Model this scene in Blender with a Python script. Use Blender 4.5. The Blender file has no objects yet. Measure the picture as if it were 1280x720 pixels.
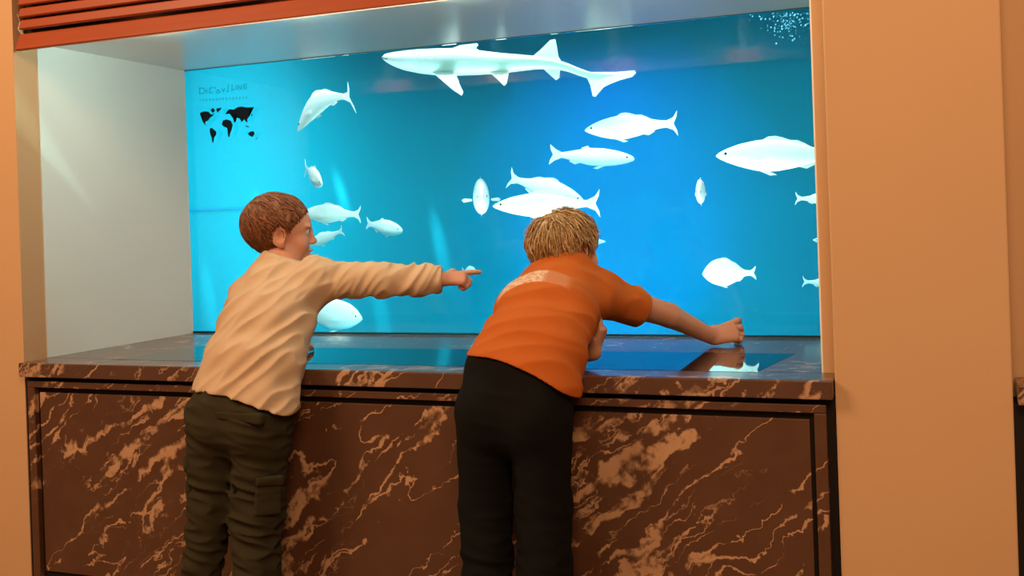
import bpy, bmesh, math, random
import numpy as np
from mathutils import Vector, Matrix
S = bpy.context.scene
COL = S.collection
random.seed(7)
rng = np.random.default_rng(7)

# ------------------------------------------------------------------ camera
CAM = np.array([2.9025, -2.8789, 1.2177])
YAW, PITCH, ROLL, FPX, PCY = -0.3803, -0.0015, -0.0341, 1353.2, -81.54
_f = np.array([math.sin(YAW)*math.cos(PITCH), math.cos(YAW)*math.cos(PITCH), math.sin(PITCH)])
_r = np.array([math.cos(YAW), -math.sin(YAW), 0.0])
_u = np.cross(_r, _f)
R_ = _r*math.cos(ROLL) + _u*math.sin(ROLL)
U_ = -_r*math.sin(ROLL) + _u*math.cos(ROLL)
F_ = _f
RH = np.array([_r[0], _r[1], 0.0])          # level right
FH = np.array([_f[0], _f[1], 0.0]); FH /= np.linalg.norm(FH)
UP = np.array([0, 0, 1.0])
cd = bpy.data.cameras.new('camera')
cam = bpy.data.objects.new('camera', cd)
COL.objects.link(cam)
M = Matrix(((R_[0], U_[0], -F_[0], CAM[0]), (R_[1], U_[1], -F_[1], CAM[1]), (R_[2], U_[2], -F_[2], CAM[2]), (0, 0, 0, 1)))
cam.matrix_world = M
cd.sensor_width = 36.0
cd.lens = FPX*36.0/1280
cd.shift_y = PCY/1280
cd.clip_start = 0.05
S.camera = cam

def at(px, py, Y):
    """world point seen at a pixel of the 1280x720 frame, on the vertical plane y = Y"""
    d = F_ + R_*((px-640)/FPX) + U_*((360+PCY-py)/FPX)
    return CAM + d*((Y-CAM[1])/d[1])

# ------------------------------------------------------------------ helpers
def tag(o, label=None, cat=None, group=None, kind=None):
    if label: o['label'] = label
    if cat: o['category'] = cat
    if group: o['group'] = group
    if kind: o['kind'] = kind
    return o
def empty(name, loc=(0, 0, 0)):
    o = bpy.data.objects.new(name, None); COL.objects.link(o); o.location = loc
    o.empty_display_size = 0.05
    return o
def link(name, me, mat=None, parent=None, smooth=False):
    o = bpy.data.objects.new(name, me); COL.objects.link(o)
    if mat: me.materials.append(mat)
    if parent:
        o.parent = parent
    if smooth:
        me.polygons.foreach_set('use_smooth', [True]*len(me.polygons))
    return o
def pyd(name, v, f, mat=None, parent=None, smooth=False):
    me = bpy.data.meshes.new(name)
    me.from_pydata([tuple(map(float, x)) for x in v], [], [tuple(map(int, x)) for x in f])
    me.update()
    return link(name, me, mat, parent, smooth)
def box_bm(bm, x0, x1, y0, y1, z0, z1):
    vs = [bm.verts.new(p) for p in ((x0,y0,z0),(x1,y0,z0),(x1,y1,z0),(x0,y1,z0),(x0,y0,z1),(x1,y0,z1),(x1,y1,z1),(x0,y1,z1))]
    for f in ((3,2,1,0),(4,5,6,7),(0,1,5,4),(1,2,6,5),(2,3,7,6),(3,0,4,7)):
        bm.faces.new([vs[i] for i in f])
def box(name, x0, x1, y0, y1, z0, z1, mat=None, parent=None, bevel=0.0, seg=2):
    bm = bmesh.new(); box_bm(bm, x0, x1, y0, y1, z0, z1)
    if bevel: bmesh.ops.bevel(bm, geom=bm.edges[:], offset=bevel, segments=seg, affect='EDGES', profile=0.6)
    me = bpy.data.meshes.new(name); bm.to_mesh(me); bm.free()
    return link(name, me, mat, parent)
def sub(name, x0, x1, y0, y1, z0, z1, base, mat, parent, bevel=0.0):
    """box given in world coordinates for a parent Empty standing at base"""
    return box(name, x0-base[0], x1-base[0], y0-base[1], y1-base[1], z0-base[2], z1-base[2], mat, parent, bevel)
def struct(o): o['kind'] = 'structure'; return o

# ------------------------------------------------------------------ materials
def mat(name, color=(.8,.8,.8), rough=.5, spec=.5, metal=0.0):
    m = bpy.data.materials.new(name); m.use_nodes = True
    b = m.node_tree.nodes['Principled BSDF']
    b.inputs['Base Color'].default_value = (*color, 1)
    b.inputs['Roughness'].default_value = rough
    b.inputs['Specular IOR Level'].default_value = spec
    b.inputs['Metallic'].default_value = metal
    return m
class NT:
    def __init__(s, m): s.m = m; s.t = m.node_tree; s.b = s.t.nodes.get('Principled BSDF')
    def n(s, typ, **kw):
        x = s.t.nodes.new(typ)
        for k, v in kw.items():
            if k.startswith('i_'): x.inputs[k[2:].replace('_', ' ')].default_value = v
            else: setattr(x, k, v)
        return x
    def l(s, a, b): s.t.links.new(a, b)
    def math(s, op, a, b=None, clamp=False):
        x = s.n('ShaderNodeMath', operation=op); x.use_clamp = clamp
        for i, v in enumerate((a, b)):
            if v is None: continue
            if isinstance(v, (int, float)): x.inputs[i].default_value = v
            else: s.l(v, x.inputs[i])
        return x.outputs[0]
    def mix(s, fac, a, b):
        x = s.n('ShaderNodeMix', data_type='RGBA')
        for i, v in ((0, fac), (6, a), (7, b)):
            if isinstance(v, (int, float)): x.inputs[i].default_value = v
            elif isinstance(v, tuple): x.inputs[i].default_value = (*v, 1)
            else: s.l(v, x.inputs[i])
        return x.outputs[2]
    def ramp(s, fac, stops):
        x = s.n('ShaderNodeValToRGB'); e = x.color_ramp.elements
        while len(e) < len(stops): e.new(0.5)
        for k, (p, c) in zip(e, stops):
            k.position = p; k.color = (*c, 1) if len(c) == 3 else c
        s.l(fac, x.inputs[0]); return x.outputs[0]
    def coord(s, scale=(1,1,1), rot=(0,0,0), out='Object', loc=(0,0,0)):
        c = s.n('ShaderNodeTexCoord'); mp = s.n('ShaderNodeMapping')
        mp.inputs['Scale'].default_value = scale; mp.inputs['Rotation'].default_value = rot; mp.inputs['Location'].default_value = loc
        s.l(c.outputs[out], mp.inputs[0]); return mp.outputs[0]
    def noise(s, vec, scale, detail=3, rough=.5, dist=0.0):
        x = s.n('ShaderNodeTexNoise'); x.inputs['Scale'].default_value = scale; x.inputs['Detail'].default_value = detail
        x.inputs['Roughness'].default_value = rough; x.inputs['Distortion'].default_value = dist
        s.l(vec, x.inputs['Vector']); return x.outputs['Fac']
    def bump(s, h, strength=.3, dist=.01):
        x = s.n('ShaderNodeBump'); x.inputs['Strength'].default_value = strength; x.inputs['Distance'].default_value = dist
        s.l(h, x.inputs['Height']); s.l(x.outputs[0], s.b.inputs['Normal'])

def plaster(name, c):
    m = mat(name, c, .75, .25); t = NT(m); v = t.coord()
    n1 = t.noise(v, 3.0, 4); n2 = t.noise(v, 60, 3)
    t.l(t.mix(t.math('MULTIPLY', n1, .5), tuple(x*.95 for x in c), tuple(min(1, x*1.06) for x in c)), t.b.inputs['Base Color'])
    t.bump(n2, .05, .004)
    return m
WALL = plaster('painted_plaster', (.61, .355, .185))
WHITE = plaster('white_satin_paint', (.80, .81, .77))

def marble(name, rough, coat=0.0):
    m = mat(name, (.07,.03,.016), rough, .5); t = NT(m)
    # veins run up to the right: stretch the pattern along that diagonal, then break it up
    v = t.coord(rot=(0, math.radians(38), 0)); 
    w = t.n('ShaderNodeTexNoise'); w.inputs['Scale'].default_value = 4.2; w.inputs['Detail'].default_value = 5; w.inputs['Roughness'].default_value = .62
    t.l(v, w.inputs['Vector'])
    off = t.n('ShaderNodeVectorMath', operation='MULTIPLY_ADD'); t.l(w.outputs['Color'], off.inputs[0])
    off.inputs[1].default_value = (.20, .20, .20); t.l(v, off.inputs[2])
    st = t.n('ShaderNodeMapping'); st.inputs['Scale'].default_value = (.28, 1.5, 2.7); t.l(off.outputs[0], st.inputs[0])
    a = t.noise(st.outputs[0], 2.3, 3, .5); b = t.noise(st.outputs[0], 5.5, 3, .55)
    ra = t.math('ABSOLUTE', t.math('SUBTRACT', a, .5)); rb = t.math('ABSOLUTE', t.math('SUBTRACT', b, .5))
    zone = t.noise(v, 1.9, 2)
    zm = t.ramp(zone, [(.40, (0,0,0)), (.60, (1,1,1))])
    wid = t.math('ADD', t.math('MULTIPLY', zm, .024), .005)
    v1 = t.math('SUBTRACT', 1.0, t.math('DIVIDE', ra, wid), True)
    v2 = t.math('MULTIPLY', t.math('SUBTRACT', 1.0, t.math('DIVIDE', rb, t.math('ADD', t.math('MULTIPLY', zm, .022), .002)), True), zm)
    brk = t.ramp(t.noise(v, 13, 4, .65), [(.40, (.12,.12,.12)), (.56, (1,1,1))])
    veins = t.math('MULTIPLY', t.math('MAXIMUM', v1, t.math('MULTIPLY', v2, .75)), brk, True)
    vv = t.ramp(veins, [(.10, (0,0,0)), (.55, (1,1,1))])
    ground = t.mix(t.noise(v, 9, 5, .6), (.070,.026,.012), (.125,.052,.027))
    vc = t.mix(t.noise(v, 22, 3), (.62,.36,.20), (.42,.21,.12))
    t.l(t.mix(t.math('MULTIPLY', vv, .9), ground, vc), t.b.inputs['Base Color'])
    if coat:
        t.b.inputs['Coat Weight'].default_value = coat; t.b.inputs['Coat Roughness'].default_value = .10
    return m
MARBLE = marble('brown_veined_marble', .32)
MARBLE_TOP = marble('polished_brown_marble', .36, .55)
GAP_SHADE = mat('dark_gap_shade', (.012,.007,.005), .7, .2)  # near-black puts the shade of gaps and grooves into the colour
BLACKGLASS = mat('black_glass', (.004,.006,.008), .03, .6)

def wood():
    m = mat('orange_stained_wood', (.42,.075,.012), .42, .4); t = NT(m)
    v = t.coord(scale=(1.2, 22, 22)); n = t.noise(v, 3, 4, .6)
    t.l(t.mix(n, (.28,.038,.004), (.39,.064,.008)), t.b.inputs['Base Color'])
    return m
WOOD = wood()

# ------------------------------------------------------------------ the niche, its piers and the lobby floor
D = 0.7842; ZS = 0.80; ZT = 1.886; W = 2.60; YP = -0.10
struct(box('wall_left', -2.0, 0.0, YP, D-.002, 0.0, 3.1, WALL))
struct(box('wall_right', 2.637, 3.038, YP, 0.9, 0.0, 3.1, WALL, bevel=.004))
struct(box('trim_1', W, 2.637, 0.0, D, ZS, 3.1, WALL))                 # jamb strip right of the niche
struct(box('trim_2', 3.038, 4.4, 0.0, 0.6, 0.0, 3.1, WALL))            # jamb of the next niche
struct(box('wall_niche_left', 0.0, 0.004, 0.0, D, ZS, ZT, WHITE))
struct(box('wall_niche_right', W-.004, W, 0.0, D, ZS, ZT, WHITE))
NCEIL = plaster('white_lacquer_panel', (.80, .82, .79))
NCEIL.node_tree.nodes['Principled BSDF'].inputs['Roughness'].default_value = .22
NCEIL.node_tree.nodes['Principled BSDF'].inputs['Specular IOR Level'].default_value = .6
struct(box('ceiling_niche', 0.0, W, 0.0, D, ZT, ZT+.02, NCEIL))
struct(box('wall_lintel', 0.0, 2.637, 0.012, 0.9, ZT+.02, 3.1, WALL))
FLOOR = mat('lobby_stone_floor', (.34,.20,.11), .28, .5)
_t = NT(FLOOR); _t.l(_t.mix(_t.noise(_t.coord(), 6, 4), (.30,.17,.09), (.38,.23,.13)), _t.b.inputs['Base Color'])
struct(box('floor', -3.2, 5.6, -4.6, 0.9, -0.05, 0.0, FLOOR))

# counter: the marble front and the continuous worktop
def counter(x0, x1, name, lab_c, lab_t, inlay):
    base = (x0, -.12, 0); c = empty('marble_counter', base); tag(c, lab_c, 'counter')
    YF = -.118
    sub('body', x0-.020, x1+.0135, -.098, -.004, 0.0, .7525, base, GAP_SHADE, c)
    sub('panel', x0+.048, x1-.048, -.106, -.097, .10, .6985, base, MARBLE, c, .002)
    sub('rail', x0+.006, x1-.006, YF, -.096, .7165, .7375, base, MARBLE, c, .003)
    sub('rail', x0+.006, x1-.006, YF, -.096, .04, .075, base, MARBLE, c, .003)
    sub('stile', x0+.006, x0+.036, YF, -.096, .076, .7160, base, MARBLE, c, .003)
    sub('stile', x1-.036, x1-.006, YF, -.096, .076, .7160, base, MARBLE, c, .003)
    sub('plinth', x0+.01, x1-.01, -.094, -.01, 0.0, .038, base, GAP_SHADE, c)
    tb = (x0, -.135, .753)
    top = empty('worktop', tb); tag(top, lab_t, 'worktop')
    if inlay:
        sub('slab', x0-.012, x1+.012, -.1353, -.0005, .753, ZS, tb, MARBLE_TOP, top, .004)
        sub('slab', .005, W-.005, -.0006, D-.004, .753, ZS, tb, MARBLE_TOP, top)
        v = [(.30,-.015,ZS+.0008),(2.435,-.015,ZS+.0008),(2.484,.375,ZS+.0008),(.36,.365,ZS+.0008)]
        v2 = [(a,b,ZS-.004) for a, b, c_ in v]
        vs = [np.array(p)-np.array(tb) for p in v2+v]
        pyd('inlay_panel', vs, [(3,2,1,0),(4,5,6,7),(0,1,5,4),(1,2,6,5),(2,3,7,6),(3,0,4,7)], BLACKGLASS, top)
    else:
        sub('slab', x0-.012, x1+.012, -.1353, -.004, .753, ZS, tb, MARBLE_TOP, top, .004)
counter(.022, 2.622, 'marble_counter', 'brown veined marble counter front under the aquarium window, behind both boys',
        'polished marble sill with dark glass inlay along the bottom of the aquarium window', True)
counter(3.058, 4.38, 'marble_counter.001', 'dark marble counter edge at the far right, beyond the wide orange pier',
        'brown marble slab end on the counter beyond the wide orange pier', False)

# slatted wooden blind pulled up at the top of the opening
bb = (0.0, -.05, 1.85)
bl = empty('wooden_blind', bb); tag(bl, 'orange-brown wooden slatted blind raised at the top of the aquarium window', 'blind')
def slat(name, z0, h, yo, yi, x0=.022, x1=2.615, t=.016):
    prof = [(yo,z0),(yo+.004,z0-.004),(yo+t,z0-.004),(yi+t,z0+h),(yi+.002,z0+h+.004),(yi-.004,z0+h)]
    n = len(prof); vs = [np.array((x, y, z))-np.array(bb) for x in (x0, x1) for y, z in prof]
    fs = [(i, (i+1) % n, n+(i+1) % n, n+i) for i in range(n)] + [tuple(range(n))[::-1], tuple(range(n, 2*n))]
    return pyd(name, vs, fs, WOOD, bl)
slat('bottom_rail', 1.853, .052, -.105, -.078, x0=.012)
for k in range(7):
    slat('slat', 1.924+k*.0405, .0255, -.096, -.085, x0=.024)
sub('gap_shade_sheet', .002, 2.633, -.0505, -.0465, 1.905, 2.24, bb, GAP_SHADE, bl)  # added dark sheet: blocks light and keeps the slat gaps in shade
sub('head_rail', .02, 2.617, -.095, -.01, 2.24, 2.30, bb, WOOD, bl, .004)

# ------------------------------------------------------------------ the tank
TY = D+1.55; TX0, TX1, TZ0, TZ1 = -2.3, 4.3, .35, 3.0
BLUE = mat('blue_tank_wall', (.005,.19,.255), .8, .1)
_t = NT(BLUE); _v = _t.coord()
_t.l(_t.mix(_t.noise(_v, 1.1, 3), (.004,.18,.245), (.006,.20,.265)), _t.b.inputs['Base Color'])
struct(box('wall_tank_back', TX0, TX1, TY, TY+.06, TZ0, TZ1, BLUE))
struct(box('wall_tank_left', TX0-.06, TX0, D+.03, TY+.06, TZ0, TZ1, BLUE))
struct(box('wall_tank_right', TX1, TX1+.06, D+.03, TY+.06, TZ0, TZ1, BLUE))
struct(box('floor_tank', TX0-.06, TX1+.06, D+.03, TY+.06, TZ0-.05, TZ0, BLUE))
struct(box('ceiling_tank', TX0-.06, TX1+.06, D+.03, TY+.06, TZ1, TZ1+.05, BLUE))
# wall round the pane, on the tank side
DARK = mat('dark_frame', (.01,.03,.04), .5, .3)
struct(box('wall_tank_front_left', TX0-.06, -.03, D+.0255, D+.04, TZ0, TZ1, BLUE))
struct(box('wall_tank_front_right', W+.04, TX1+.06, .902, D+.16, TZ0, TZ1, BLUE))
struct(box('wall_tank_front_sill', -.03, W+.04, D+.026, D+.05, TZ0, ZS-.004, BLUE))
struct(box('wall_tank_front_head', -.03, W+.04, D+.12, D+.16, ZT+.045, TZ1, BLUE))
GLASS = bpy.data.materials.new('window_glass'); GLASS.use_nodes = True
nt = GLASS.node_tree; nt.nodes.clear()
_o = nt.nodes.new('ShaderNodeOutputMaterial'); _m = nt.nodes.new('ShaderNodeMixShader'); _fr = nt.nodes.new('ShaderNodeFresnel')
_tr = nt.nodes.new('ShaderNodeBsdfTransparent'); _gl = nt.nodes.new('ShaderNodeBsdfGlossy')
_fr.inputs[0].default_value = 1.33; _gl.inputs['Roughness'].default_value = 0.0
_tr.inputs[0].default_value = (.96, .99, 1, 1)
nt.links.new(_fr.outputs[0], _m.inputs[0]); nt.links.new(_tr.outputs[0], _m.inputs[1]); nt.links.new(_gl.outputs[0], _m.inputs[2]); nt.links.new(_m.outputs[0], _o.inputs[0])
wn = empty('window_1', (W/2, D, ZS)); struct(wn); wb = (W/2, D, ZS)
g = box('glass_pane', -W/2-.03, W/2+.03, .004, .024, .003, ZT-ZS-.001, GLASS, wn)
sub('gasket', .001, W-.001, D-.004, D+.004, ZS+.0005, ZS+.008, wb, DARK, wn)
sub('gasket', .001, W-.001, D-.003, D+.004, ZT-.002, ZT-.0005, wb, DARK, wn)
# the seam low on the left of the backdrop
pa, pb = at(236, 262.5, TY-.01), at(470, 265.5, TY-.01)
struct(box('trim_3', pa[0]-.6, pa[0]+.52, TY-.010, TY-.001, pa[2]-.006, pa[2]+.006, mat('seam_blue', (.004,.16,.30), .8, .1)))
# the water itself: clear, takes the red out of what lies far back
WATER = bpy.data.materials.new('tank_water'); WATER.use_nodes = True
nt = WATER.node_tree; nt.nodes.clear(); _o = nt.nodes.new('ShaderNodeOutputMaterial'); _a = nt.nodes.new('ShaderNodeVolumeAbsorption')
_a.inputs[0].default_value = (.35, .93, 1, 1); _a.inputs[1].default_value = .28
nt.links.new(_a.outputs[0], _o.inputs['Volume'])
wtr = box('tank_water', TX0+.005, TX1-.005, D+.165, TY-.012, TZ0+.005, TZ1-.35, WATER); tag(wtr, 'clear blue water filling the aquarium behind the glass', 'water', kind='stuff')
# ------------------------------------------------------------------ fish
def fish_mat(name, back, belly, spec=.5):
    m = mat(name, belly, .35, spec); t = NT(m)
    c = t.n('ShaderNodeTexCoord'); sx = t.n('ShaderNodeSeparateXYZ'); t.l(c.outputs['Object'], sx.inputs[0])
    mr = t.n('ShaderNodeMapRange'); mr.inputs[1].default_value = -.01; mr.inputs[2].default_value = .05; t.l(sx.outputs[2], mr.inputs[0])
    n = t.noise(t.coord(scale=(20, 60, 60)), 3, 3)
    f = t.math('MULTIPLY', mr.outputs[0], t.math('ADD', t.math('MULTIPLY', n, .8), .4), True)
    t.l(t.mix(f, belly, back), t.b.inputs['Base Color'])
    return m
SILVER = fish_mat('silver_scales', (.62,.68,.68), (.90,.92,.90))
PALE = fish_mat('pale_scales', (.80,.84,.84), (.92,.94,.92))
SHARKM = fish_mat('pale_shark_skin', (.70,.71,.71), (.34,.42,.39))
FIN = mat('pale_fin', (.82,.86,.86), .4, .4)
SFIN = mat('shark_fin', (.78,.78,.78), .5, .3)
EYE = mat('dark_eye', (.015,.015,.015), .1, .6)
GILL = mat('grey_gill', (.07,.08,.08), .4, .4)

PROF = {
 'bass': [(0,.004,-.004),(.02,.020,-.016),(.08,.047,-.040),(.18,.078,-.070),(.32,.103,-.098),(.46,.106,-.102),(.60,.086,-.080),(.72,.056,-.050),(.82,.036,-.032),(.88,.032,-.030),(.90,.030,-.028)],
 'bream': [(0,.006,-.006),(.02,.038,-.026),(.08,.100,-.072),(.18,.160,-.118),(.32,.195,-.150),(.46,.180,-.152),(.60,.128,-.112),(.72,.070,-.062),(.80,.040,-.036),(.86,.034,-.032),(.88,.034,-.032)],
 'mullet': [(0,.010,-.008),(.02,.028,-.024),(.08,.050,-.046),(.2,.076,-.072),(.36,.092,-.090),(.52,.088,-.088),(.66,.064,-.064),(.78,.040,-.040),(.84,.030,-.030),(.88,.026,-.026)],
}
def slab_outline(name, pts, th, mat_, parent, off=None):
    """thin solid from an outline of local points (x, z) or 3-D points; thickness th across y"""
    P = [np.array((p[0], 0.0, p[1])) if len(p) == 2 else np.array(p, float) for p in pts]
    c = sum(P)/len(P); n = np.cross(P[1]-P[0], P[2]-P[0]); n = np.zeros(3)
    for i in range(len(P)): n += np.cross(P[i]-c, P[(i+1) % len(P)]-c)
    n /= np.linalg.norm(n)+1e-9
    k = len(P); v = [p+(n*th*.25) for p in P]+[p-(n*th*.25) for p in P]+[c+n*th*.5, c-n*th*.5]
    f = [(i, (i+1) % k, 2*k) for i in range(k)]+[(k+(i+1) % k, k+i, 2*k+1) for i in range(k)]+[(i, k+i, k+(i+1) % k, (i+1) % k) for i in range(k)]
    if off is not None: v = [p+off for p in v]
    return pyd(name, v, f, mat_, parent)
def loft(rings, closed=True):
    n = len(rings[0]); v = [p for r in rings for p in r]; f = []
    for a in range(len(rings)-1):
        for i in range(n):
            f.append((a*n+i, a*n+(i+1) % n, (a+1)*n+(i+1) % n, (a+1)*n+i))
    f.append(tuple(range(n))[::-1]); f.append(tuple(range((len(rings)-1)*n, len(rings)*n)))
    return v, f
def make_fish(name, label, kind, nose, tail, hs=1.0, ws=.48, bend=0.0, zbend=0.0, body=SILVER, roll=0.0, spread=False, fat=1.0, tl=1.0, group='silver fish in the aquarium'):
    N, T = at(*nose), at(*tail); L = float(np.linalg.norm(T-N)); a = (T-N)/L
    side = np.cross(UP, a); side /= np.linalg.norm(side); up = np.cross(a, side)
    if roll: side, up = side*math.cos(roll)+up*math.sin(roll), up*math.cos(roll)-side*math.sin(roll)
    o = empty(name); mid = (N+T)/2
    o.matrix_world = Matrix(((a[0], side[0], up[0], mid[0]), (a[1], side[1], up[1], mid[1]), (a[2], side[2], up[2], mid[2]), (0, 0, 0, 1)))
    tag(o, label, 'fish', group)
    pr = np.array(PROF[kind]); hs = hs*fat
    def sp(t): return np.array(((t-.5)*L, bend*L*math.sin(math.pi*t)+.0, zbend*L*math.sin(math.pi*t)))
    tt = np.concatenate([[0, .008], np.linspace(.02, pr[-1, 0], 26)])
    rings = []
    for t in tt:
        tp = np.interp(t, pr[:, 0], pr[:, 1])*L*hs; bt = np.interp(t, pr[:, 0], pr[:, 2])*L*hs
        w = (tp-bt)*.5*ws*2*(.5 if kind != 'mullet' else .72)/hs*min(1.0, hs)*(1.0 if t < .55 else max(.25, 1-(t-.55)*2))
        w = max(w, .003*L)
        c = sp(t); ring = []
        for k in range(20):
            an = 2*math.pi*k/20; s, cc = math.sin(an), math.cos(an)
            ring.append(c+np.array((0, w*cc, (tp if s > 0 else -bt)*s)))
        rings.append(ring)
    v, f = loft(rings); pyd('body', v, f, body, o, True)
    # tail
    tb = pr[-1, 0]; x0 = sp(tb-.02); h = .03*L*hs
    ta = .105*(1.25 if kind != 'mullet' else 1.1)*tl
    sl = sp(1.0)-sp(.9); z = lambda t, q: sp(t)+np.array((0, 0, q*L))
    slab_outline('tail_fin', [z(tb-.03, .026*hs), z(tb+.055, .066), z(1.0, ta), z(.992, ta*.55), z(.958, 0), z(.992, -ta*.55), z(1.0, -ta), z(tb+.055, -.066), z(tb-.03, -.026*hs)], .007*L+.001, FIN, o)
    topz = lambda t: np.interp(t, pr[:, 0], pr[:, 1])*hs-.006; botz = lambda t: np.interp(t, pr[:, 0], pr[:, 2])*hs+.006
    ts = np.linspace(.33, .72, 8)
    fh = [.0, .030, .034, .026, .016, .024, .016, .0]
    if kind != 'mullet':
        slab_outline('dorsal_fin', [z(t, topz(t)) for t in ts]+[z(t+.012, topz(t)+q) for t, q in list(zip(ts, fh))[::-1]], .005*L+.001, FIN, o)
    else:
        slab_outline('dorsal_fin', [z(.52, topz(.52)), z(.62, topz(.62)), z(.62, topz(.6)+.02), z(.55, topz(.55)+.035)], .005*L+.001, FIN, o)
    slab_outline('anal_fin', [z(.62, botz(.62)), z(.74, botz(.74)), z(.76, botz(.74)-.016), z(.69, botz(.67)-.032)], .005*L+.001, FIN, o)
    slab_outline('pelvic_fin', [z(.32, botz(.32)), z(.40, botz(.40)), z(.47, botz(.42)-.034), z(.42, botz(.40)-.040)], .005*L+.001, FIN, o)
    for s in (-1, 1):
        w = (np.interp(.26, pr[:, 0], pr[:, 1]-pr[:, 2]))*.5*ws*hs*.93*(1 if kind != 'mullet' else 1.4)
        ex = .13 if spread else .02
        b0 = sp(.25)+np.array((0, s*w*L, -.01*L))
        slab_outline('pectoral_fin', [b0+np.array((0, 0, .012*L)), b0+np.array((.09*L, s*ex*L*.7, .018*L)), b0+np.array((.14*L, s*ex*L, -.006*L)), b0+np.array((.10*L, s*ex*L*.8, -.035*L)), b0+np.array((0, 0, -.014*L))], .004*L+.001, FIN, o)
        zt = np.interp(.075, pr[:, 0], pr[:, 1])*hs; tw = (np.interp(.075, pr[:, 0], pr[:, 1]-pr[:, 2]))*.5*ws*hs*.98*(1 if kind != 'mullet' else 1.44)
        bm = bmesh.new(); bmesh.ops.create_uvsphere(bm, u_segments=10, v_segments=8, radius=.0095*L+.0006)
        me = bpy.data.meshes.new('eye'); bm.to_mesh(me); bm.free(); e = link('eye', me, EYE, o, True)
        e.location = Vector(sp(.078))+Vector((0, s*tw*L*.88, zt*.32*L)); e.scale = (1, .45, 1)
    return o
YF = D+.55
FISH = [
 ('bass', 'pale curved fish near the map, head hanging down and tail raised', (372,164,YF+.1), (440,122,YF), dict(zbend=.17, hs=1.25, tl=1.5)),
 ('bass', 'small pale oval fish just above the head of the boy in cream', (403,231,YF), (381,210,YF+.22), dict(hs=1.25, body=PALE)),
 ('bass', 'white fish behind the face of the boy in cream, tail pointing right', (378,267,YF+.1), (451,268,YF+.1), dict(hs=1.35)),
 ('bass', 'small grey-white fish at the mouth of the boy in cream, tail tilted up', (383,307,YF+.2), (429,288,YF+.2), dict(hs=1.25)),
 ('mullet', 'small pale fish with tail to the left, above the pointing sleeve', (503,289,YF+.35), (458,279,YF+.45), dict(hs=1.55, body=PALE)),
 ('bream', 'large white oval fish low behind the chest of the boy in cream', (453,399,YF), (368,391,YF), dict(hs=1.12, body=PALE)),
 ('bream', 'small white fish seen head-on with fins spread, left of the two overlapping fish', (603,250,YF-.05), (599,245,YF+.25), dict(hs=1.35, spread=True, body=PALE, ws=.62)),
 ('bass', 'large silver fish facing left directly above the blond boy', (616,258,YF-.05), (750,254,YF+.05), dict(hs=1.05)),
 ('bass', 'pale fish half hidden behind the large fish above the blond boy', (730,252,YF+.3), (636,222,YF+.3), dict(hs=1.25, body=PALE)),
 ('mullet', 'slim pale blue fish with forked tail to the left, below the shark tail', (793,199,YF+.3), (687,193,YF+.3), dict(hs=1.12, body=PALE)),
 ('bass', 'white fish facing left under the tail of the shark', (731,163,YF), (847,154,YF), dict(hs=1.2, body=PALE)),
 ('bream', 'narrow white fish seen nearly head-on, left of the big cut-off fish', (873,243,YF-.05), (880,238,YF+.22), dict(hs=1.05, body=PALE, ws=.40)),
 ('bass', 'big silver fish with dark eye whose tail is hidden by the orange pier', (895,195,YF-.1), (1062,194,YF-.1), dict(hs=1.18)),
 ('bream', 'deep round white fish facing left above the reaching hand', (878,343,YF), (945,341,YF), dict(hs=1.5, body=PALE)),
 ('bass', 'white forked tail of a fish at the pier edge, below the big silver fish', (1062,250,YF+.1), (994,248,YF+.1), dict(hs=1.1, body=PALE)),
 ('bass', 'white forked tail of a fish at the pier edge, level with the round white fish', (1062,356,YF+.2), (1003,352,YF+.2), dict(hs=1.1, body=PALE)),
 ('bass', 'sliver of a white fish barely showing at the pier edge, between two forked tails', (1016,300,YF+.3), (1076,306,YF+.3), dict(hs=1.1, body=PALE)),
 ('bass', 'tiny bit of white fish showing beside the cheek of the blond boy', (757,302,YF+.4), (700,304,YF+.4), dict(hs=.8, body=PALE)),
 ('bream', 'faint distant greenish fish above the pointing finger', (594,337,TY-.25), (578,339,TY-.15), dict(hs=.7, body=PALE)),
]
for i, (kind, lab, n, t, kw) in enumerate(FISH):
    make_fish('fish', lab, kind, n, t, **kw)

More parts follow.
